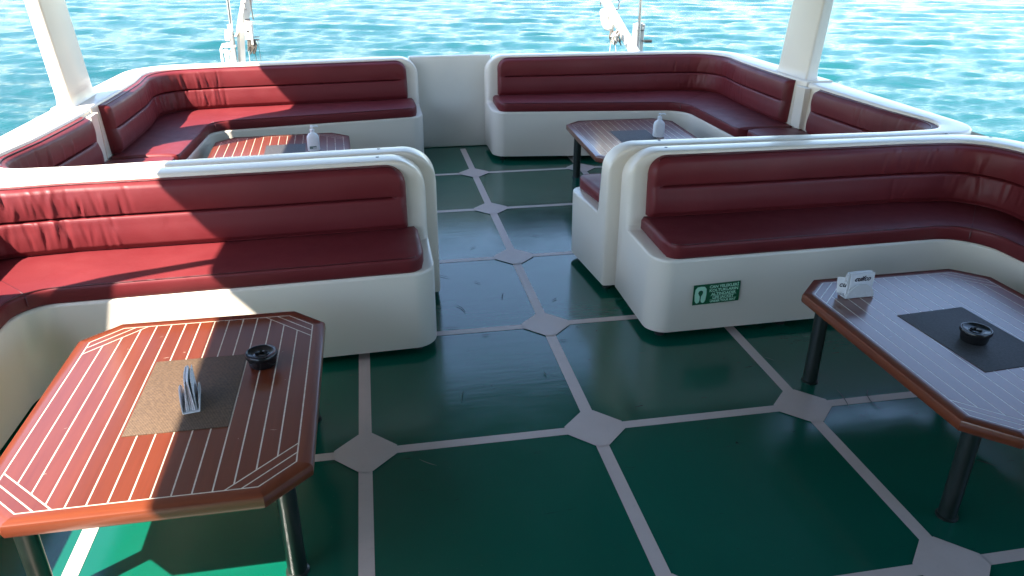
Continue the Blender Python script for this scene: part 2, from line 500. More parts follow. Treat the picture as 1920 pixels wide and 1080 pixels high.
for sx, x, lab in ((-1, -2.96, 'slanting white roof stanchion beyond the sunlit bench'), (1, 2.80, 'slanting white roof stanchion beyond the shaded bench')):
    b = MB(); n_ = 16; b.v = []; b.f = []
    for (px_, py_, pz_, r_) in ((x, 0.36, 0.88, 0.085), (x - 0.01, 0.24, 1.29, 0.055), (x - 0.02, 0.15, 1.74, 0.036), (x - 0.04, -0.06, 2.455, 0.034)):
        b.v += [(px_ + r_ * math.cos(2 * math.pi * k / n_), py_ + r_ * math.sin(2 * math.pi * k / n_), pz_) for k in range(n_)]
    for i in range(3):
        for k in range(n_): b.f.append((i * n_ + k, i * n_ + (k + 1) % n_, (i + 1) * n_ + (k + 1) % n_, (i + 1) * n_ + k))
    b.f += [tuple(range(n_)), tuple(3 * n_ + k for k in range(n_))]
    o = b.build('roof_stanchion', M['gel'], None, 40); tag(o, lab, 'stanchion')
# unseen wheelhouse wall, added behind the viewer to keep the near deck dark
b = MB(); b.box((-0.12, -5.35, 1.22), (5.5, 0.10, 2.46))
tag(b.build('unseen_wheelhouse_wall', M['roof'], None, 40), kind='structure')

# ------------------------------------------------------------------ benches
def stations(P0, Pc, P2, rad, u1, ua, u2):
    P0, Pc, P2 = Vector(P0), Vector(Pc), Vector(P2)
    d1 = (P0 - Pc).normalized(); d2 = (P2 - Pc).normalized()
    half = math.acos(max(-1, min(1, d1.dot(d2)))) / 2
    tl = rad / math.tan(half)
    A, B = Pc + d1 * tl, Pc + d2 * tl
    C = Pc + (d1 + d2).normalized() * (rad / math.sin(half))
    pts = [P0.lerp(A, u) for u in u1]
    a = A - C; bb = B - C
    ang = math.atan2(a.x * bb.y - a.y * bb.x, a.dot(bb))
    for u in ua:
        c, s = math.cos(ang * u), math.sin(ang * u)
        pts.append(C + Vector((a.x * c - a.y * s, a.x * s + a.y * c)))
    pts += [B.lerp(P2, u) for u in u2]
    return pts

class Path:
    """front line F and outer back line B of a bench, sampled together"""
    def __init__(self, F, B, rF, rB, cut0=0.0, cut1=0.0, step=0.05, cstep=0.008):
        L1 = (Vector(F[1]) - Vector(F[0])).length; L2 = (Vector(F[2]) - Vector(F[1])).length
        ends = [0, .004, .010, .018, .028, .04, .055, .072, .09, .11, .13, .15, .18]
        def seg(L, from_end):
            n = int(L / step); base = [k / n for k in range(n + 1)]
            extra = [e / L for e in ends] + [(cut0 + e) / L for e in ends] if from_end else [1 - e / L for e in ends] + [1 - (cut1 + e) / L for e in ends]
            near = [1 - k * cstep / L for k in range(0, 80)] if from_end else [k * cstep / L for k in range(0, 60)]
            u = sorted(set(round(q, 5) for q in base + extra + near if 0 <= q <= 1)); 
            out = [u[0]]
            for q in u[1:]:
                if q - out[-1] > 0.0025 / L: out.append(q)
            out[-1] = 1.0
            return out
        u1, u2 = seg(L1, True), seg(L2, False)
        ua = [k / 44 for k in range(1, 44)]
        self.F = stations(*F, rF, u1, ua, u2); self.B = stations(*B, rB, u1, ua, u2)
        acc = [0.0]
        for i in range(1, len(self.F)):
            mid0 = (self.F[i - 1] + self.B[i - 1]) / 2; mid1 = (self.F[i] + self.B[i]) / 2
            acc.append(acc[-1] + (mid1 - mid0).length)
        # distances near the ends are measured on the straight front line
        self.s = acc; self.L = acc[-1]
        self.sc = acc[len(u1) + 21]
        self.n1 = len(u1)
        self.frac = [s / self.L for s in acc]
    def range(self, a, bb):
        return [i for i, s in enumerate(self.s) if a - 1e-6 <= s <= self.L - bb + 1e-6]
    def frame(self, i):
        d = self.B[i] - self.F[i]; D = d.length
        return self.F[i], d / D, D

def loft(name, path, idx, sect, mat, parent, r=0.0, smooth=35, r1=None):
    """sect(i, s, e, D) -> closed list of (x, z); ends softened by insets of radius r"""
    v = []; rows = []
    s0, s1 = path.s[idx[0]], path.s[idx[-1]]
    r1 = r if r1 is None else r1
    for i in idx:
        o, n, D = path.frame(i)
        s, e = path.s[i] - s0, s1 - path.s[i]
        pl = sect(i, s, e, D)
        ins = 0.0
        if r and s < r: ins = max(ins, r - math.sqrt(max(0, r * r - (r - s) ** 2)))
        if r1 and e < r1: ins = max(ins, r1 - math.sqrt(max(0, r1 * r1 - (r1 - e) ** 2)))
        if ins > 0: pl = inset2(pl, ins * 0.98)
        rows.append(len(v))
        v += [(o.x + n.x * x, o.y + n.y * x, z) for x, z in pl]
    k = len(pl); f = []
    for a, bq in zip(rows[:-1], rows[1:]):
        for j in range(k): f.append((a + j, a + (j + 1) % k, bq + (j + 1) % k, bq + j))
    f.append(tuple(range(rows[0] + k - 1, rows[0] - 1, -1))); f.append(tuple(rows[-1] + j for j in range(k)))
    return mesh(name, v, f, mat, parent, smooth)

def arc(cx, cz, r, a0, a1, n=4):
    return [(cx + r * math.cos(R(a0 + (a1 - a0) * k / n)), cz + r * math.sin(R(a0 + (a1 - a0) * k / n))) for k in range(n + 1)]

ZS, ZC, ZT = 0.470, 0.552, 0.905
def bench(label, F, B, rF, rB, tb=(0.15, 0.24), cut_end=0.0, round_end=0.05, back_in=0.10, seed=1, screws=(), feet=(), arm_end_back=0.0, groove=0.727, ridge_in=0.0, pleats=1.0, wr_bias=0.0, ztop_=ZT, wamp=1.0):
    t = empty('bench', (F[0][0], F[0][1], 0)); tag(t, label, 'bench', 'red cushioned benches round the deck')
    off = Vector((F[0][0], F[0][1]))
    sub = lambda q: (q[0] - off.x, q[1] - off.y)
    P = Path([sub(q) for q in F], [sub(q) for q in B], rF, rB, cut0=back_in)
    g = np.random.default_rng(seed)
    def tbk(i): return tb[0] + (tb[1] - tb[0]) * min(1, max(0, (P.s[i] - P.sc + 0.45) / 0.9))
    # ---- moulded shell
    def shell(i, s, e, D):
        rc, rt = 0.13, 0.17
        x0 = rc - math.sqrt(max(0, rc * rc - (rc - s) ** 2)) if s < rc else 0.0
        zt = ztop_ - ((rt - math.sqrt(max(0, rt * rt - (rt - s) ** 2))) if s < rt else 0)
        w = tbk(i); bx = D
        draft = 0.012
        re = 0.04
        kk = (1 - math.sqrt(max(0, 1 - (1 - s / re) ** 2))) if s < re else 0.0
        rin = kk * (w - 0.085) * 0.85; rout = kk * 0.006
        xi = bx - w + rin
        pl = [(x0 + draft, 0.045), (x0, ZS - 0.02)] + arc(x0 + 0.016, ZS - 0.016, 0.016, 180, 90, 3)
        pl += [(xi - 0.05, ZS), (xi - 0.030, ZS + 0.022)]
        pl += [(xi - 0.010, zt - 0.06)] + arc(xi + 0.012, zt - 0.018, 0.018, 180, 90, 4)
        pl += arc(bx - rout - 0.020, zt - 0.018, 0.018, 90, 0, 4) + [(bx - rout - 0.003, 0.045)]
        return pl
    loft('shell', P, list(range(len(P.s))), shell, M['gel'], t, r=0.012, r1=0.004, smooth=32)
    # ---- seat cushion
    i_s = P.range(0.055, cut_end)
    def seat(i, s, e, D):
        rc = 0.10
        x0 = 0.004 + (rc - math.sqrt(max(0, rc * rc - (rc - s) ** 2)) if s < rc else 0.0)
        if round_end and e < round_end: x0 += round_end - math.sqrt(max(0, round_end ** 2 - (round_end - e) ** 2))
        xb = D - tbk(i) - 0.045
        wv = 0.003 * math.sin(P.s[i] * 5.1 + seed) + 0.002 * math.sin(P.s[i] * 13 + seed * 2)
        pl = [(x0 + 0.006, ZS + 0.0005), (x0 - 0.001, ZS + 0.012), (x0 - 0.002, ZC - 0.03)] + arc(x0 + 0.018, ZC - 0.020, 0.020, 180, 90, 5)
        for q in (0.12, 0.25, 0.4, 0.55, 0.7, 0.85):
            pl.append((x0 + (xb - x0) * q, ZC + 0.010 * math.sin(math.pi * min(1, q * 1.25) ** 0.7) * 0.7 + wv * math.sin(math.pi * q)))
        pl += [(xb, ZC - 0.004), (xb, ZS + 0.0005)]
        return pl
    so = loft('seat_cushion', P, i_s, seat, M['red'], t, r=0.016, smooth=60)
    def pipe(zz, inset):
        pts = []
        s0 = P.s[i_s[0]]; s1 = P.s[i_s[-1]]
        o_, n_, D_ = P.frame(i_s[4])
        for q in (0.95, 0.7, 0.45, 0.25):
            xb = D_ - tbk(i_s[4]) - 0.045
            pts.append((o_.x + n_.x * xb * q, o_.y + n_.y * xb * q, zz))
        for i in i_s[4::2]:
            o, n, D = P.frame(i); pl = seat(i, P.s[i] - s0, s1 - P.s[i], D)
            x = pl[2][0] + inset
            if P.s[i] - s0 < 0.012: continue
            pts.append((o.x + n.x * x, o.y + n.y * x, zz))
        return pts
    mb = MB(); mb.tube(pipe(ZC - 0.0035, 0.0075), 0.0036, 6); mb.build('piping', M['piping'], so, 60)
    # mitre seam at the corner
    ic = min(range(len(P.s)), key=lambda i: abs(P.s[i] - P.sc))
    o, n, D = P.frame(ic); xb = D - tbk(ic) - 0.05
    mb = MB(); mb.tube([(o.x + n.x * x, o.y + n.y * x, z) for x, z in [(-0.003, ZS + 0.02), (-0.003, ZC - 0.025), (0.012, ZC - 0.002)] + [(xb * q + 0.01, ZC + 0.0055 * math.sin(math.pi * min(1, q * 1.25) ** 0.7)) for q in (0.12, 0.3, 0.5, 0.7, 0.9)]], 0.0028, 6)
    mb.build('seam', M['piping'], so, 60)
    # ---- back cushion with stitched groove and pleats in the corner
    i_b = P.range(back_in, cut_end + arm_end_back)
    sb0, sb1 = P.s[i_b[0]], P.s[i_b[-1]]
    zb0, zb1 = ZC + 0.001, ztop_ - 0.018
    pl_ = []
    for k in range(int(84 * pleats)):
        c = P.sc + g.normal(wr_bias, 0.30)
        up = g.random() < 0.45
        hl = g.uniform(0.05, 0.13)
        if up: zc = groove + 0.012 + (hl * 0.3 if g.random() < 0.6 else (zb1 - groove) * g.random())
        else: zc = (groove - 0.012 - hl * 0.3) if g.random() < 0.55 else zb0 + 0.02 + 0.09 * g.random()
        pl_.append((c, g.normal(0.05, 0.13), g.uniform(0.0055, 0.0105), zc, hl, g.choice([-1, -1, 1]) * g.uniform(0.003, 0.0085) * wamp, up))
    # a few short puckers where the groove ends
    for c in (sb0 + 0.075, sb0 + 0.10):
        pl_.append((c, 1.2, 0.010, groove + 0.03, 0.04, -0.004, True))
    zq = sorted(set([k / 20 for k in range(21)] + [0.02, 0.08, 0.92, 0.96, 0.985] + [(groove - zb0) / (zb1 - zb0) + d for d in (-.05, -.034, -.024, -.016, -.010, -.005, 0, .005, .010, .016, .024, .034, .05)]))
    nz = len(zq) - 1
    T = 0.062
    def back(i, s, e, D):
        rt = 0.10
        ztop = zb1 - ((rt - math.sqrt(max(0, rt * rt - (rt - s) ** 2))) if s < rt else 0)
        w = tbk(i)
        fx = lambda z: D - w - 0.035 + 0.023 * (z - ZS) / (ztop_ - 0.05 - ZS) - 0.001
        pl = []
        ss = P.s[i]
        for k in range(nz + 1):
            q = zq[k]; z = zb0 + (ztop - zb0) * q
            ed = min(1, max(0, (ztop - z) / 0.028), max(0.35, (z - zb0 + 0.002) / 0.03))
            th = T * math.sqrt(max(0, 1 - (1 - ed) ** 2)) 
            up = z > groove
            rel = (z - groove) / (zb1 - groove) if up else (groove - z) / (groove - zb0)
            th += 0.010 * math.sin(math.pi * min(1, max(0, rel))) * (1.0 if up else 1.25) * ed
            gf = min(1, max(0, (s - 0.055) / 0.03)) * min(1, max(0, (e - 0.055) / 0.03))
            gd = (z - groove)
            th -= gf * 0.026 * math.exp(-(gd / 0.0042) ** 2) * ed
            if not up: th += gf * 0.003 * math.exp(-((gd + 0.02) / 0.014) ** 2)
            dsum = 0.0
            for (c, sl, wd, zc, hl, am, u_) in pl_:
                if u_ != up: continue
                dd = ss - c - sl * (z - zc)
                if abs(dd) > 3.2 * wd or abs(z - zc) > hl: continue
                dsum += am * math.exp(-(dd / wd) ** 2) * math.cos(math.pi / 2 * (z - zc) / hl)
            th += max(-0.018, min(0.014, dsum)) * ed
            th += 0.0022 * math.sin(ss * 7 + seed) * math.sin(z * 17 + seed) * ed
            es = min(1, s / 0.03, e / 0.03); th *= max(0.10, math.sqrt(max(0, 1 - (1 - es) ** 2)))
            pl.append((fx(z) - max(0.0, th), z))
        pl += [(fx(ztop) + 0.006, ztop - 0.001), (fx(zb0) + 0.006, zb0)]
        return pl
    bo = loft('back_cushion', P, i_b, back, M['red'], t, r=0.0, smooth=70)
    pts = []
    for i in i_b[6::2]:
        o, n, D = P.frame(i); pl = back(i, P.s[i] - sb0, sb1 - P.s[i], D)
        x, z = pl[nz - 1]; pts.append((o.x + n.x * (x + 0.004), o.y + n.y * (x + 0.004), z + 0.003))
    # down the free end
    o, n, D = P.frame(i_b[6]); pl = back(i_b[6], P.s[i_b[6]] - sb0, 1, D)
    head = [(o.x + n.x * (pl[k][0] + 0.004), o.y + n.y * (pl[k][0] + 0.004), pl[k][1]) for k in range(1, nz - 1, 3)]
    mb = MB(); mb.tube(head + pts, 0.0034, 6); mb.build('piping', M['piping'], bo, 60)
    # ---- screws and feet
    for q in screws:
        mb = MB(); mb.lathe([(0.009, 0), (0.009, 0.0015), (0.005, 0.0025)], (q[0] - off.x, q[1] - off.y, ZT - 0.0005), 12)
        mb.build('screw', M['screw'], t, 40)
    for q in feet:
        mb = MB(); mb.lathe([(0.026, 0.0), (0.026, 0.008), (0.012, 0.012), (0.012, 0.06)], (q[0] - off.x, q[1] - off.y, 0.0), 14)
        mb.build('foot', M['rubber'], t, 40)
    return t

bench('red cushioned corner bench at the stern lying half in sun, half in shade',
      [(-.415, 4.28), (-2.20, 4.01), (-2.24, 2.93)], [(-.415, 4.955), (-2.90, 4.70), (-3.00, 2.93)], 0.16, 0.42, tb=(0.15, 0.25),
      cut_end=0.02, seed=3, ztop_=0.915, feet=[(-.5, 4.38), (-.5, 4.85), (-1.3, 4.25), (-2.3, 3.3)], arm_end_back=0.10)
bench('dark red corner bench at the stern lying wholly in shade',
      [(.235, 4.35), (2.01, 4.12), (2.03, 3.01)], [(.235, 4.93), (2.70, 4.83), (2.80, 3.01)], 0.22, 0.36, tb=(0.13, 0.23),
      cut_end=0.02, seed=5, wamp=0.65, ztop_=0.915, feet=[(.34, 4.44), (.34, 4.85), (1.05, 4.34), (2.12, 3.4)], arm_end_back=0.10)
bench('bench mostly hidden behind the sunlit bench in front, one red side cushion showing',
      [(-.53, 2.04), (-2.27, 1.98), (-2.25, 2.915)], [(-.545, 1.437), (-3.06, 1.318), (-3.00, 2.915)], 0.2, 0.30, tb=(0.135, 0.25),
      seed=7, screws=[(-.85, 1.52)], feet=[(-.60, 1.95), (-.60, 1.52), (-1.5, 1.95)], arm_end_back=0.16, cut_end=0.0, back_in=0.12)
bench('bench backing onto the one with the green sticker, its seat end jutting into the aisle',
      [(.365, 2.02), (2.1, 1.98), (2.08, 2.985)], [(.425, 1.348), (2.82, 1.298), (2.80, 2.985)], 0.2, 0.26, tb=(0.125, 0.23),
      seed=9, screws=[(.75, 1.44), (2.50, 1.30)], feet=[(.45, 1.93), (.48, 1.43), (1.5, 1.92)], arm_end_back=0.16, back_in=0.12)
bench('red cushioned bench half in sun behind the table with the brown placemat',
      [(-.615, .775), (-2.47, .70), (-2.50, -1.7)], [(-.615, 1.422), (-3.06, 1.303), (-3.10, -1.7)], 0.16, 0.34, tb=(0.145, 0.24),
      seed=12, screws=[(-.86, 1.35)], feet=[(-.72, .87), (-.72, 1.33), (-1.6, .83), (-2.4, .80)], cut_end=0.0, round_end=0, pleats=1.3, wr_bias=-0.12)
bench('dark red bench in shade with the green sticker on its white front',
      [(.495, .70), (2.33, .735), (2.37, -1.7)], [(.495, 1.333), (2.82, 1.283), (2.86, -1.7)], 0.24, 0.34, tb=(0.125, 0.22),
      seed=15, wamp=0.55, screws=[(.73, 1.28), (2.70, 1.18)], feet=[(.59, .79), (.59, 1.24), (1.3, .79), (2.3, .82)], cut_end=0.0, round_end=0, pleats=1.3)

# inner posts that carry the pillars down between the side cushions
for x, y, rz, lab in ((-2.735, 2.86, 0.0, 'pillar'), (2.535, 3.0, 0.0, 'pillar')):
    sgn = 1 if x < 0 else -1
    par = [o for o in COL.objects if o.name.startswith('roof_pillar') and (o.location.x < 0) == (x < 0)][0]
    b = MB(); b.box((0, 0, 0), (0.05, 0.155, 0.325)); b.box((0.026 * sgn, -0.072, 0), (0.010, 0.010, 0.325)); b.box((0.026 * sgn, 0.072, 0), (0.010, 0.010, 0.325))
    q = b.build('inner_trim', M['gel'], par, 40, bevel=0.006)
    q.location = (x - par.location.x, y - par.location.y, 0.55 + 0.162 - 0.9)

# ------------------------------------------------------------------ tables
def oct_poly(w, h, c, cy=None):
    cy = cy or c
    x, y = w / 2, h / 2
    return [(x - c, -y), (x, -y + cy), (x, y - cy), (x - c, y), (-x + c, y), (-x, y - cy), (-x, -y + cy), (-x + c, -y)]
def table(label, cx, cy, w, h, rz=0.0, zt=0.47, leg_in=(0.10, 0.17), n_pl=15):
    t = empty('table', (cx, cy, 0), rz); tag(t, label, 'table', 'inlaid mahogany tables before the benches')
    c = 0.135; th = 0.043; bw = 0.048; gap = 0.0048
    O = oct_poly(w, h, c)
    core = inset2(O, 0.012)
    mb = MB(); mb.prism(core, zt - th, zt - 0.0004); mb.build('inlay_base', M['inlay'], t, 30)
    I = inset2(O, bw)
    # rim of eight mitred rails with rounded outer edge
    n = 8
    O1 = inset2(O, 0.0012); 
    for k in range(n):
        a, b2 = O[k], O[(k + 1) % n]; ai, bi = I[k], I[(k + 1) % n]
        e1, e2 = inset2(O, 0.010)[k], inset2(O, 0.010)[(k + 1) % n]
        m1, m2 = inset2(O, 0.003)[k], inset2(O, 0.003)[(k + 1) % n]
        v = []
        for (p, q) in (((ai, zt - th - 0.002)), ((m1, zt - th - 0.002)), ((a, zt - th + 0.006)), ((a, zt - 0.012)), ((m1, zt - 0.004)), ((e1, zt)), ((ai, zt))): v.append((p[0], p[1], q))
        for (p, q) in (((bi, zt - th - 0.002)), ((m2, zt - th - 0.002)), ((b2, zt - th + 0.006)), ((b2, zt - 0.012)), ((m2, zt - 0.004)), ((e2, zt)), ((bi, zt))): v.append((p[0], p[1], q))
        f = [(j, (j + 1) % 7, 7 + (j + 1) % 7, 7 + j) for j in range(7)] + [tuple(range(7)), tuple(range(13, 6, -1))]
        horiz = abs(a[1] - b2[1]) < 1e-6
        mesh('rail', v, f, M['framex'] if horiz else M['frame'], t, 35)
    # two strips beside each chamfer, then planks clipped to what is left
    strips = 0.030
    x, y = w / 2, h / 2
    s2 = math.sqrt(0.5)
    def slab(name, poly, mat):
        poly = [q for k, q in enumerate(poly) if (Vector(q) - Vector(poly[k - 1])).length > 1e-4]
        if len(poly) < 3: return
        mb = MB(); mb.prism(poly, zt - 0.010, zt, 0.0003); mb.build(name, mat, t, 20)
    full = [(-x, -y), (x, -y), (x, y), (-x, y)]
    cd = (x + y - c) * s2
    X, Y = x - bw - gap, y - bw - gap
    for sx in (-1, 1):
        for sy in (-1, 1):
            for k in range(2):
                c1 = cd - bw - gap - k * (strips + gap); c0 = c1 - strips
                pl = [(-X, -Y), (X, -Y), (X, Y), (-X, Y)]
                pl = clip_half(pl, sx * s2, sy * s2, c1); pl = clip_half(pl, -sx * s2, -sy * s2, -c0)
                slab('corner_strip', pl, M['wood'])
    step = 2 * X / n_pl
    lim = cd - bw - gap - 2 * (strips + gap)
    for k in range(n_pl):
        x0 = -X + k * step + (gap / 2 if k else 0); x1 = -X + (k + 1) * step - (gap / 2 if k < n_pl - 1 else 0)
        pl = [(x0, -Y), (x1, -Y), (x1, Y), (x0, Y)]
        for sx in (-1, 1):
            for sy in (-1, 1): pl = clip_half(pl, sx * s2, sy * s2, lim)
        if len(pl) >= 3: slab('plank', pl, M['wood'])
    g = np.random.default_rng(int(abs(cx * 100 + cy * 10)))
    mb = MB()
    for k in range(16):
        px, py = g.uniform(-x + .1, x - .1), g.uniform(-y + .1, y - .1); l = g.uniform(.004, .016); a = g.uniform(0, 3.14); w_ = g.uniform(.0006, .0016)
        dx, dy = math.cos(a), math.sin(a)
        mb.add([(px - dx * l, py - dy * l, zt + .0003), (px - dy * w_, py + dx * w_, zt + .0003), (px + dx * l, py + dy * l, zt + .0003), (px + dy * w_ * .5, py - dx * w_ * .5, zt + .0003)], [(0, 1, 2, 3)])
    tag(mb.build('scratches', M['inlay'], t, None), kind='stuff')
    for sx in (-1, 1):
        for sy in (-1, 1):
            mb = MB(); px, py = sx * (x - leg_in[0]), sy * (y - leg_in[1])
            mb.lathe([(0.040, 0.0), (0.040, 0.006), (0.033, 0.010), (0.033, zt - th - 0.012), (0.055, zt - th - 0.010), (0.055, zt - th - 0.001)], (px, py, 0), 20)
            mb.build('leg', M['blackleg'], t, 40)
    return t
table('inlaid mahogany table crossed by the shadow edge, in front of the half sunlit bench', -1.630, -.168, .99, 1.256)
table('inlaid mahogany table in shade with a black placemat under its ashtray', 1.555, -.285, 1.01, 1.31, 0.01)
table('mahogany table partly in sun below the stern bench, largely hidden by a bench back', -1.575, 3.14, 1.05, 1.30, 0.04)
table('mahogany table in shade before the dark red stern bench, pump bottle on it', 1.255, 3.22, .97, 1.31, -0.03)

# ------------------------------------------------------------------ things on the tables
ZTOP = 0.4705
def placemat(label, x, y, w, h, rz, mat):
    mb = MB(); n = 8; 
    vs = []; fs = []
    g = np.random.default_rng(int(abs(x) * 1000))
    t = 0.0022
    mb.prism([(-w / 2, -h / 2), (w / 2, -h / 2), (w / 2, h / 2), (-w / 2, h / 2)], 0, t, 0.0007)
    o = mb.build('placemat', mat, None, 30); o.location = (x, y, ZTOP); o.rotation_euler = (0, 0, rz)
    tag(o, label, 'placemat', 'woven placemats on the tables')
placemat('woven brown placemat half in sun under the napkin holder', -1.597, -.160, .340, .495, 0.0, M['matbrown'])
placemat('woven black placemat with the ashtray standing on it', 1.520, -.290, .338, .490, 0.07, M['matblack'])
placemat('woven placemat on the far table that is partly in sun', -1.545, 3.21, .30, .48, 0.05, M['matblack'])
placemat('woven dark placemat on the shaded far table beside the pump bottle', 1.235, 3.20, .318, .48, -0.03, M['matblack'])

def ashtray(label, x, y, z, rz):
    t = empty('ashtray', (x, y, z), rz); tag(t, label, 'ashtray', 'round black ashtrays')
    mb = MB()
    mb.lathe([(0.036, 0), (0.048, 0.001), (0.051, 0.006), (0.055, 0.036), (0.050, 0.0395)], n=40); mb.build('bowl', M['blackplastic'], t, 40)
    mb = MB()
    mb.lathe([(0.052, 0.0396), (0.0600, 0.0400), (0.0612, 0.044), (0.0605, 0.052), (0.0585, 0.0550), (0.0555, 0.0552), (0.0535, 0.0525), (0.050, 0.0500),
              (0.030, 0.0470), (0.0255, 0.0490), (0.0235, 0.0485), (0.0215, 0.044), (0.019, 0.030), (0.010, 0.029)], n=40)
    mb.build('lid', M['blackplastic'], t, 30)
ashtray('round black ashtray on bare wood touching the brown placemat', -1.357, .000, ZTOP, 0)
ashtray('round black ashtray standing on the black placemat', 1.500, -.318, ZTOP + 0.0023, 0.4)

def napkin_holder(label, x, y, z, rz, logo):
    t = empty('napkin_holder', (x, y, z), rz); tag(t, label, 'napkin holder', 'white napkin holders')
    W, D = 0.145, 0.056
    mb = MB(); mb.box((0, 0, 0.002), (W, D, 0.004)); mb.build('base_plate', M['acrylic'], t, 40, bevel=0.001)
    for s in (-1, 1):
        n = 20; H = 0.070
        pl = [(-W / 2, 0.004)] + [(-W / 2 + W * k / n, 0.010 + (H - 0.010) * math.sin(math.pi * k / n) ** 0.62) for k in range(n + 1)] + [(W / 2, 0.004)]
        v = [(a, s * (D / 2) + dy + s * 0.06 * max(0, q - 0.004), q) for dy in (-0.0015, 0.0015) for a, q in pl]
        k = len(pl)
        f = [tuple(range(k)), tuple(range(2 * k - 1, k - 1, -1))] + [(i, (i + 1) % k, k + (i + 1) % k, k + i) for i in range(k)]
        mesh('side_plate', v, f, M['acrylic'], t, 40)
    napk = []
    for (yy, lean, hh, dx, rot) in ((-0.017, 0.02, 0.110, 0.004, 0.02), (-0.011, 0.05, 0.116, -0.003, -0.02), (-0.004, 0.02, 0.113, 0.002, 0.01), (0.003, -0.02, 0.108, 0.003, 0.03), (0.010, -0.05, 0.114, -0.002, 0.0), (0.016, -0.10, 0.106, -0.004, -0.01)):
        # a folded napkin: two leaves with a slight bow
        nx, nz = 6, 6; v = []; f = []
        for leaf in (-0.0011, 0.0011):
            for a in range(nx + 1):
                for c in range(nz + 1):
                    q = c / nz; X = (a / nx - 0.5) * 0.120
                    v.append((X + dx + rot * q * 0.12, yy + lean * q * hh + leaf * 2.2 * (1 - 0.5 * q) + 0.004 * math.sin(math.pi * a / nx) * q * (1 if leaf > 0 else 0.4) , 0.0045 + hh * q + rot * X))
        kk = (nx + 1) * (nz + 1)
        for base in (0, kk):
            for a in range(nx):
                for c in range(nz):
                    i = base + a * (nz + 1) + c; f.append((i, i + nz + 1, i + nz + 2, i + 1))
        for a in range(nx):
            i = a * (nz + 1); f.append((i, i + nz + 1, kk + i + nz + 1, kk + i)); i += nz; f.append((i, kk + i, kk + i + nz + 1, i + nz + 1))
        for c in range(nz):
            i = c; f.append((i, kk + i, kk + i + 1, i + 1)); i = nx * (nz + 1) + c; f.append((i, i + 1, kk + i + 1, kk + i))
        napk.append((mesh('napkin', v, f, M['paper'], t, 50), yy, lean))
    if logo:
        o, yy, lean = napk[0]
        base = Matrix.Translation((-0.036, yy - 0.0030 + 0.02 * 0.09, 0.080)) @ Matrix.Rotation(R(90) - 0.02, 4, 'X')
        text_mesh('lettering', 'cuifco', 0.034, M['ink'], o, base, 0.0003, 0.35, 1.0, 0.0008)
    return t
napkin_holder('white napkin holder standing on the brown placemat, seen end on', -1.575, -.235, ZTOP + 0.0023, R(99), False)
napkin_holder('white napkin holder with printed napkins at the corner of the shaded table', 1.275, .165, ZTOP, R(2), True)
# napkin in the same holder turned with its print outwards, leaning at the open end
def loose_print():
    t = [o for o in COL.objects if o.name.startswith('napkin_holder')][1]
    v = []; f = []
    n = 6
    W, H = 0.075, 0.075
    for leaf in (0, 0.0014):
        for a in range(n + 1):
            for c in range(2):
                v.append((-0.5 * W + W * a / n, leaf + 0.006 * (a / n) ** 2, H * c))
    k = 2 * (n + 1)
    for base in (0, k):
        for a in range(n): i = base + 2 * a; f.append((i, i + 2, i + 3, i + 1))
    for a in range(n): i = 2 * a; f.append((i, i + 2, k + i + 2, k + i)); f.append((i + 1, k + i + 1, k + i + 3, i + 3))
    f.append((0, 1, k + 1, k)); i = 2 * n; f.append((i, k + i, k + i + 1, i + 1))
    o = mesh('napkin', v, f, M['paper'], t, 50)
    o.location = (-0.062, -0.006, 0.018); o.rotation_euler = (R(-10), R(-6), R(-38))
    text_mesh('lettering', 'cuif', 0.034, M['ink'], o, Matrix.Translation((-0.030, -0.0012, 0.030)) @ Matrix.Rotation(R(90), 4, 'X'), 0.0003, 0.35, 1.0, 0.0008)
loose_print()

def pump_bottle(label, x, y, rz, with_label):
    t = empty('pump_bottle', (x, y, ZTOP), rz); tag(t, label, 'bottle', 'white pump bottles')
    prof = [(0.000, .86, 1), (0.004, .96, 1), (0.012, 1, 1), (0.095, 1, 1), (0.110, .95, .98), (0.122, .80, .92), (0.130, .60, .80), (0.135, .42, .62), (0.138, .34, .52), (0.150, .34, .52)]
    v = []; f = []; n = 28
    for z, sx, sy in prof:
        for k in range(n):
            a = 2 * math.pi * k / n; ca, sa = math.cos(a), math.sin(a)
            e = 0.62
            v.append((0.046 * sx * math.copysign(abs(ca) ** e, ca), 0.029 * sy * math.copysign(abs(sa) ** e, sa), z))
    for i in range(len(prof) - 1):
        for k in range(n): f.append((i * n + k, i * n + (k + 1) % n, (i + 1) * n + (k + 1) % n, (i + 1) * n + k))
    f.append(tuple(range(n - 1, -1, -1))); f.append(tuple((len(prof) - 1) * n + k for k in range(n)))
    mesh('body', v, f, M['bottle'], t, 50)
    mb = MB(); mb.lathe([(0.017, 0.146), (0.018, 0.148), (0.018, 0.162), (0.008, 0.166), (0.006, 0.168), (0.006, 0.180)], n=18); mb.build('collar', M['bottle'], t, 40)
    mb = MB(); mb.lathe([(0.011, 0.178), (0.012, 0.181), (0.012, 0.188), (0.009, 0.191)], n=18); mb.tube([(0.006, 0, 0.184), (0.03, 0, 0.187), (0.042, 0, 0.184), (0.045, 0, 0.178)], 0.0052, 8)
    mb.build('pump_head', M['bottle'], t, 40)
    if with_label:
        mb = MB(); mb.box((-0.006, -0.0296, 0.030), (0.052, 0.0012, 0.020)); o = mb.build('label_band', M['label'], t, 40)
        mb = MB(); mb.box((0.006, -0.0304, 0.0262), (0.026, 0.0008, 0.008)); mb.build('label_patch', M['paper'], o, 40)
pump_bottle('white pump bottle with a grey green label on the table partly in sun', -1.330, 3.235, R(8), True)
pump_bottle('white pump bottle without label on the shaded far table', 1.425, 3.20, R(-8), False)

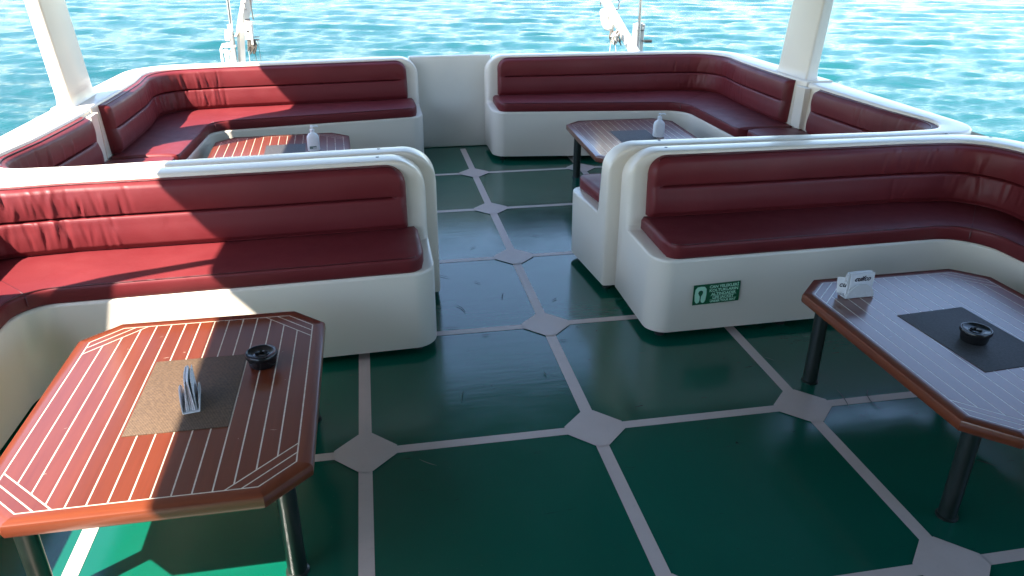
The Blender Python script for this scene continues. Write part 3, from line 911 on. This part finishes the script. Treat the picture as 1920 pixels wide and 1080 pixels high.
# ------------------------------------------------------------------ life jacket sticker
def sticker():
    ang = math.atan2(.035, 1.835)
    t = empty('safety_sticker', (.852, .7055, .265), ang); tag(t, 'green life jacket notice stuck on a white bench front', 'sign')
    t.rotation_euler = (R(2.0), R(-1.5), ang)
    W, H = 0.262, 0.118
    mb = MB(); mb.box((0, -0.0035, 0), (W, 0.0012, H)); mb.build('plate', M['sgreen'], t, 40)
    # life jacket: rounded horseshoe with a keyhole opening
    cu = bpy.data.curves.new('icon', 'CURVE'); cu.dimensions = '2D'; cu.fill_mode = 'BOTH'; cu.extrude = 0.0003
    w, h = 0.034, 0.049
    out = [(-w + 0.004, -h + 0.016), (-w + 0.001, 0.0), (-w + 0.003, h - 0.016), (-w + 0.014, h - 0.002), (0, h), (w - 0.014, h - 0.002), (w - 0.003, h - 0.016), (w - 0.001, 0), (w - 0.004, -h + 0.016)]
    rr = [(w - 0.010, -h + 0.004), (0.016, -h), (0.006, -h + 0.006), (0.003, -h + 0.02), (0.004, -0.008)]
    key = [(0.010, 0.002), (0.014, 0.012), (0.011, 0.022), (0, 0.027)]
    pts = out + rr + key + [(-a, c) for a, c in reversed(key[:-1])] + [(-a, c) for a, c in reversed(rr)]
    sp = cu.splines.new('POLY'); sp.points.add(len(pts) - 1); sp.use_cyclic_u = True
    for k, (a, c) in enumerate(pts): sp.points[k].co = (a, c, 0, 1)
    ob = bpy.data.objects.new('icon', cu); COL.objects.link(ob)
    me = bpy.data.meshes.new_from_object(ob.evaluated_get(bpy.context.evaluated_depsgraph_get()))
    bpy.data.objects.remove(ob); me.materials.clear()
    me.transform(Matrix.Translation((-0.090, -0.0046, -0.001)) @ Matrix.Rotation(R(90), 4, 'X'))
    link('jacket_symbol', me, M['spale'], t)
    lines = [('CAN YELEKLERİ', 0.0225, 0.033, 1.02), ('KOLTUKLARIN', 0.0225, 0.011, 1.08), ('ALTINDADIR', 0.0225, -0.011, 1.06), ('LIFE JACKET', 0.0215, -0.032, 1.04), ('UNDER YOUR SEAT', 0.0165, -0.051, 1.0)]
    for s, sz, z, sx in lines:
        text_mesh('lettering', s, sz, M['spale'], t, Matrix.Translation((0.040, -0.0046, z)) @ Matrix.Rotation(R(90), 4, 'X'), 0.0003, 0, sx, 0.0007, 'CENTER')
    for z in (-0.0135, -0.0345):
        mb = MB(); mb.box((0.040, -0.0046, z), (0.150, 0.0006, 0.0011)); mb.build('rule', M['spale'], t, 40)
sticker()

# ------------------------------------------------------------------ davits on the stern ledge
def davit_a():
    t = empty('davit', (-2.12, 5.2, 0.63)); tag(t, 'white davit with a winch and a steel pole behind the sunlit stern bench', 'davit', 'davits on the stern')
    o = Vector((-2.12, 5.2, 0.63))
    q = lambda x, y, z: Vector((x, y, z)) - o
    mb = MB(); mb.tube([q(-2.128, 5.22, .63), q(-2.11, 5.22, 2.0)], 0.017, 14); mb.build('steel_pole', M['steel'], t)
    mb = MB(); mb.tube([q(-2.118, 5.165, .63), q(-2.128, 5.165, 1.20)], 0.018, 12); mb.build('white_tube', M['white'], t)
    mb = MB()
    mb.bar(q(-2.095, 5.24, .63), q(-2.04, 5.24, 1.16), 0.055, 0.06, up=(0.55, -0.8, 0)); mb.bar(q(-2.045, 5.24, 1.12), q(-1.88, 5.30, 1.62), 0.080, 0.080, up=(0.55, -0.8, 0))
    mb.build('boom', M['white'], t, 40, bevel=0.008)
    mb = MB(); mb.bar(q(-2.088, 5.195, 1.09), q(-2.025, 5.195, 1.18), 0.07, 0.02); mb.build('boom_clamp', M['offwhite'], t, 40, bevel=0.003)
    for z, x in ((1.26, -2.015), (1.33, -1.965), (1.22, -1.995), (1.38, -1.975)):
        mb = MB(); mb.lathe([(0.007, 0), (0.007, 0.006), (0.004, 0.008)], q(x, 5.217, z), 10, Matrix.Rotation(R(90), 3, 'X')); mb.build('bolt', M['screw'], t)
    mb = MB(); mb.lathe([(0.036, 0), (0.040, 0.006), (0.040, 0.04), (0.034, 0.046), (0.034, 0.085), (0.028, 0.1)], q(-2.145, 5.18, 1.055), 20); mb.build('winch_motor', M['offwhite'], t)
    mb = MB()
    mb.tube([q(-2.245, 5.18, .63), q(-2.235, 5.18, .98), q(-2.215, 5.18, 1.02), q(-2.12, 5.18, 1.03)], 0.011, 10)
    mb.box(q(-2.155, 5.18, 1.005), (0.12, 0.05, 0.02)); mb.box(q(-2.19, 5.18, .80), (0.036, 0.04, 0.36)); mb.box(q(-2.150, 5.18, .80), (0.022, 0.035, 0.34)); mb.box(q(-2.18, 5.18, .955), (0.12, 0.035, 0.022))
    mb.build('bracket', M['white'], t, 40, bevel=0.004)
    mb = MB()
    mb.box(q(-1.955, 5.17, 1.145), (0.072, 0.05, 0.17), Matrix.Rotation(R(4), 3, 'Y')); mb.box(q(-1.935, 5.142, 1.11), (0.02, 0.012, 0.19)); 
    mb.build('pulley_block', M['white'], t, 40, bevel=0.008)
    mb = MB(); mb.box(q(-1.955, 5.17, 1.238), (0.04, 0.03, 0.02)); mb.box(q(-1.965, 5.142, 1.14), (0.022, 0.008, 0.012)); mb.box(q(-1.90, 5.165, 1.06), (0.055, 0.014, 0.012)); mb.box(q(-1.895, 5.165, 1.085), (0.05, 0.012, 0.008)); mb.build('block_fitting', M['screw'], t, 40)
    g = np.random.default_rng(4); mb = MB()
    for k in range(13):
        x = -1.985 + 0.075 * g.random(); z0 = 1.07 - 0.02 * g.random(); l = 0.07 + 0.055 * g.random()
        mb.tube([q(x, 5.165, z0), q(x + g.normal(0, .012), 5.150, z0 - l / 2), q(x + g.normal(0, .012), 5.155, z0 - l), q(x + g.normal(0, .014), 5.175, z0 - l / 2), q(x, 5.175, z0)], 0.006, 6)
    mb.build('rope_coil', M['rope'], t)
    for pts, r, mt in (([(-1.925, 5.17, 1.9), (-1.905, 5.17, 1.24)], 0.0055, 'rope'), ([(-1.985, 5.17, .96), (-1.988, 5.17, .80), (-1.975, 5.17, .66)], 0.0028, 'ropepale'), ([(-1.930, 5.17, .97), (-1.922, 5.17, .80)], 0.0028, 'rope'), ([(-1.890, 5.17, 1.06), (-1.875, 5.17, .66)], 0.0022, 'rope')):
        mb = MB(); mb.tube([q(*a) for a in pts], r, 6); mb.build('rope', M[mt], t)
    mb = MB(); mb.box(q(-2.12, 5.2, .640), (0.28, 0.16, 0.02)); mb.build('base_plate', M['white'], t, 40, bevel=0.004)
def davit_b():
    t = empty('davit', (1.86, 5.2, 0.63)); tag(t, 'white davit with a slanting boom and rope bag behind the shaded stern bench', 'davit', 'davits on the stern')
    o = Vector((1.86, 5.2, 0.63))
    q = lambda x, y, z: Vector((x, y, z)) - o
    mb = MB(); mb.tube([q(1.898, 5.19, .63), q(1.882, 5.19, 2.0)], 0.017, 14); mb.build('steel_pole', M['steel'], t)
    mb = MB(); mb.bar(q(1.88, 5.20, .84), q(1.36, 5.20, 1.585), 0.085, 0.09, up=(0, 1, 0)); mb.build('boom', M['white'], t, 40, bevel=0.012)
    mb = MB(); mb.bar(q(1.815, 5.16, .84), q(1.655, 5.16, 1.09), 0.026, 0.026, up=(0, 1, 0)); mb.build('strut', M['white'], t, 40, bevel=0.004)
    mb = MB(); mb.box(q(1.915, 5.27, .88), (0.105, 0.08, 0.50)); mb.build('pedestal', M['offwhite'], t, 40, bevel=0.01)
    mb = MB(); mb.lathe([(0.05, 0), (0.056, 0.01), (0.056, 0.05), (0.048, 0.06)], q(1.92, 5.25, 1.075), 20); mb.build('winch_drum', M['offwhite'], t)
    mb = MB(); mb.box(q(1.922, 5.205, 1.115), (0.06, 0.02, 0.014)); mb.box(q(1.922, 5.21, 1.07), (0.06, 0.02, 0.014)); mb.build('winch_band', M['screw'], t)
    mb = MB(); mb.tube([q(1.945, 5.22, .965), q(1.962, 5.18, .966)], 0.008, 8); mb.tube([q(1.955, 5.17, .967), q(2.03, 5.17, .965)], 0.0155, 12); mb.build('crank_handle', M['rubber'], t)
    # canvas bag: a lofted, uneven sack
    v = []; f = []; n = 18; g = np.random.default_rng(8)
    prof = [(1.275, .030), (1.268, .052), (1.245, .066), (1.19, .071), (1.13, .066), (1.09, .058), (1.065, .046), (1.06, .02)]
    for j, (z, r) in enumerate(prof):
        for k in range(n):
            a = 2 * math.pi * k / n; rr = r * (1 + 0.07 * math.sin(3 * a + j) + 0.04 * math.sin(5 * a - 2 * j))
            v.append(q(1.555 + (1.275 - z) * 0.28 + rr * math.cos(a), 5.31 + rr * 0.8 * math.sin(a), z))
    for j in range(len(prof) - 1):
        for k in range(n): f.append((j * n + k, j * n + (k + 1) % n, (j + 1) * n + (k + 1) % n, (j + 1) * n + k))
    f.append(tuple(range(n))); f.append(tuple((len(prof) - 1) * n + k for k in range(n)))
    mesh('rope_bag', v, f, M['white'], t, 60)
    g = np.random.default_rng(6)
    for mt, nn in (('rope', 13), ('ropepale', 7)):
        mb = MB()
        for k in range(nn):
            x = 1.585 + 0.10 * g.random(); z0 = 1.085 - 0.02 * g.random(); l = 0.08 + 0.05 * g.random()
            yy = 5.15 + g.normal(0, 0.02) - (0.03 if mt == 'ropepale' else 0)
            mb.tube([q(x, yy, z0), q(x + g.normal(-.01, .02), yy - .01, z0 - l / 2), q(x + g.normal(0, .02), yy, z0 - l), q(x + g.normal(.01, .02), yy + .01, z0 - l / 2), q(x, yy, z0)], 0.0062, 6)
        mb.build('rope_coil', M[mt], t)
    for pts in ([(1.59, 5.15, .99), (1.575, 5.15, .85), (1.58, 5.15, .66)], [(1.63, 5.15, .98), (1.648, 5.15, .86), (1.64, 5.15, .66)], [(1.655, 5.17, 1.09), (1.60, 5.15, 1.0)], [(1.66, 5.16, 1.09), (1.66, 5.14, .985)]):
        mb = MB(); mb.tube([q(*a) for a in pts], 0.0035, 6); mb.build('rope', M['ropepale'], t)
    mb = MB()
    mb.tube([q(1.60, 5.18, 1.42), q(1.66, 5.17, 1.36), q(1.655, 5.17, 1.29), q(1.61, 5.18, 1.27)], 0.010, 8); mb.build('shackle', M['steel'], t)
    mb = MB(); mb.box(q(1.49, 5.19, 1.385), (0.04, 0.03, 0.05)); mb.tube([q(1.475, 5.19, 1.37), q(1.46, 5.18, 1.31)], 0.004, 6); mb.build('boom_fitting', M['screw'], t)
    mb = MB(); mb.box(q(1.87, 5.2, .640), (0.30, 0.20, 0.02)); mb.build('base_plate', M['white'], t, 40, bevel=0.004)
davit_a()
davit_b()
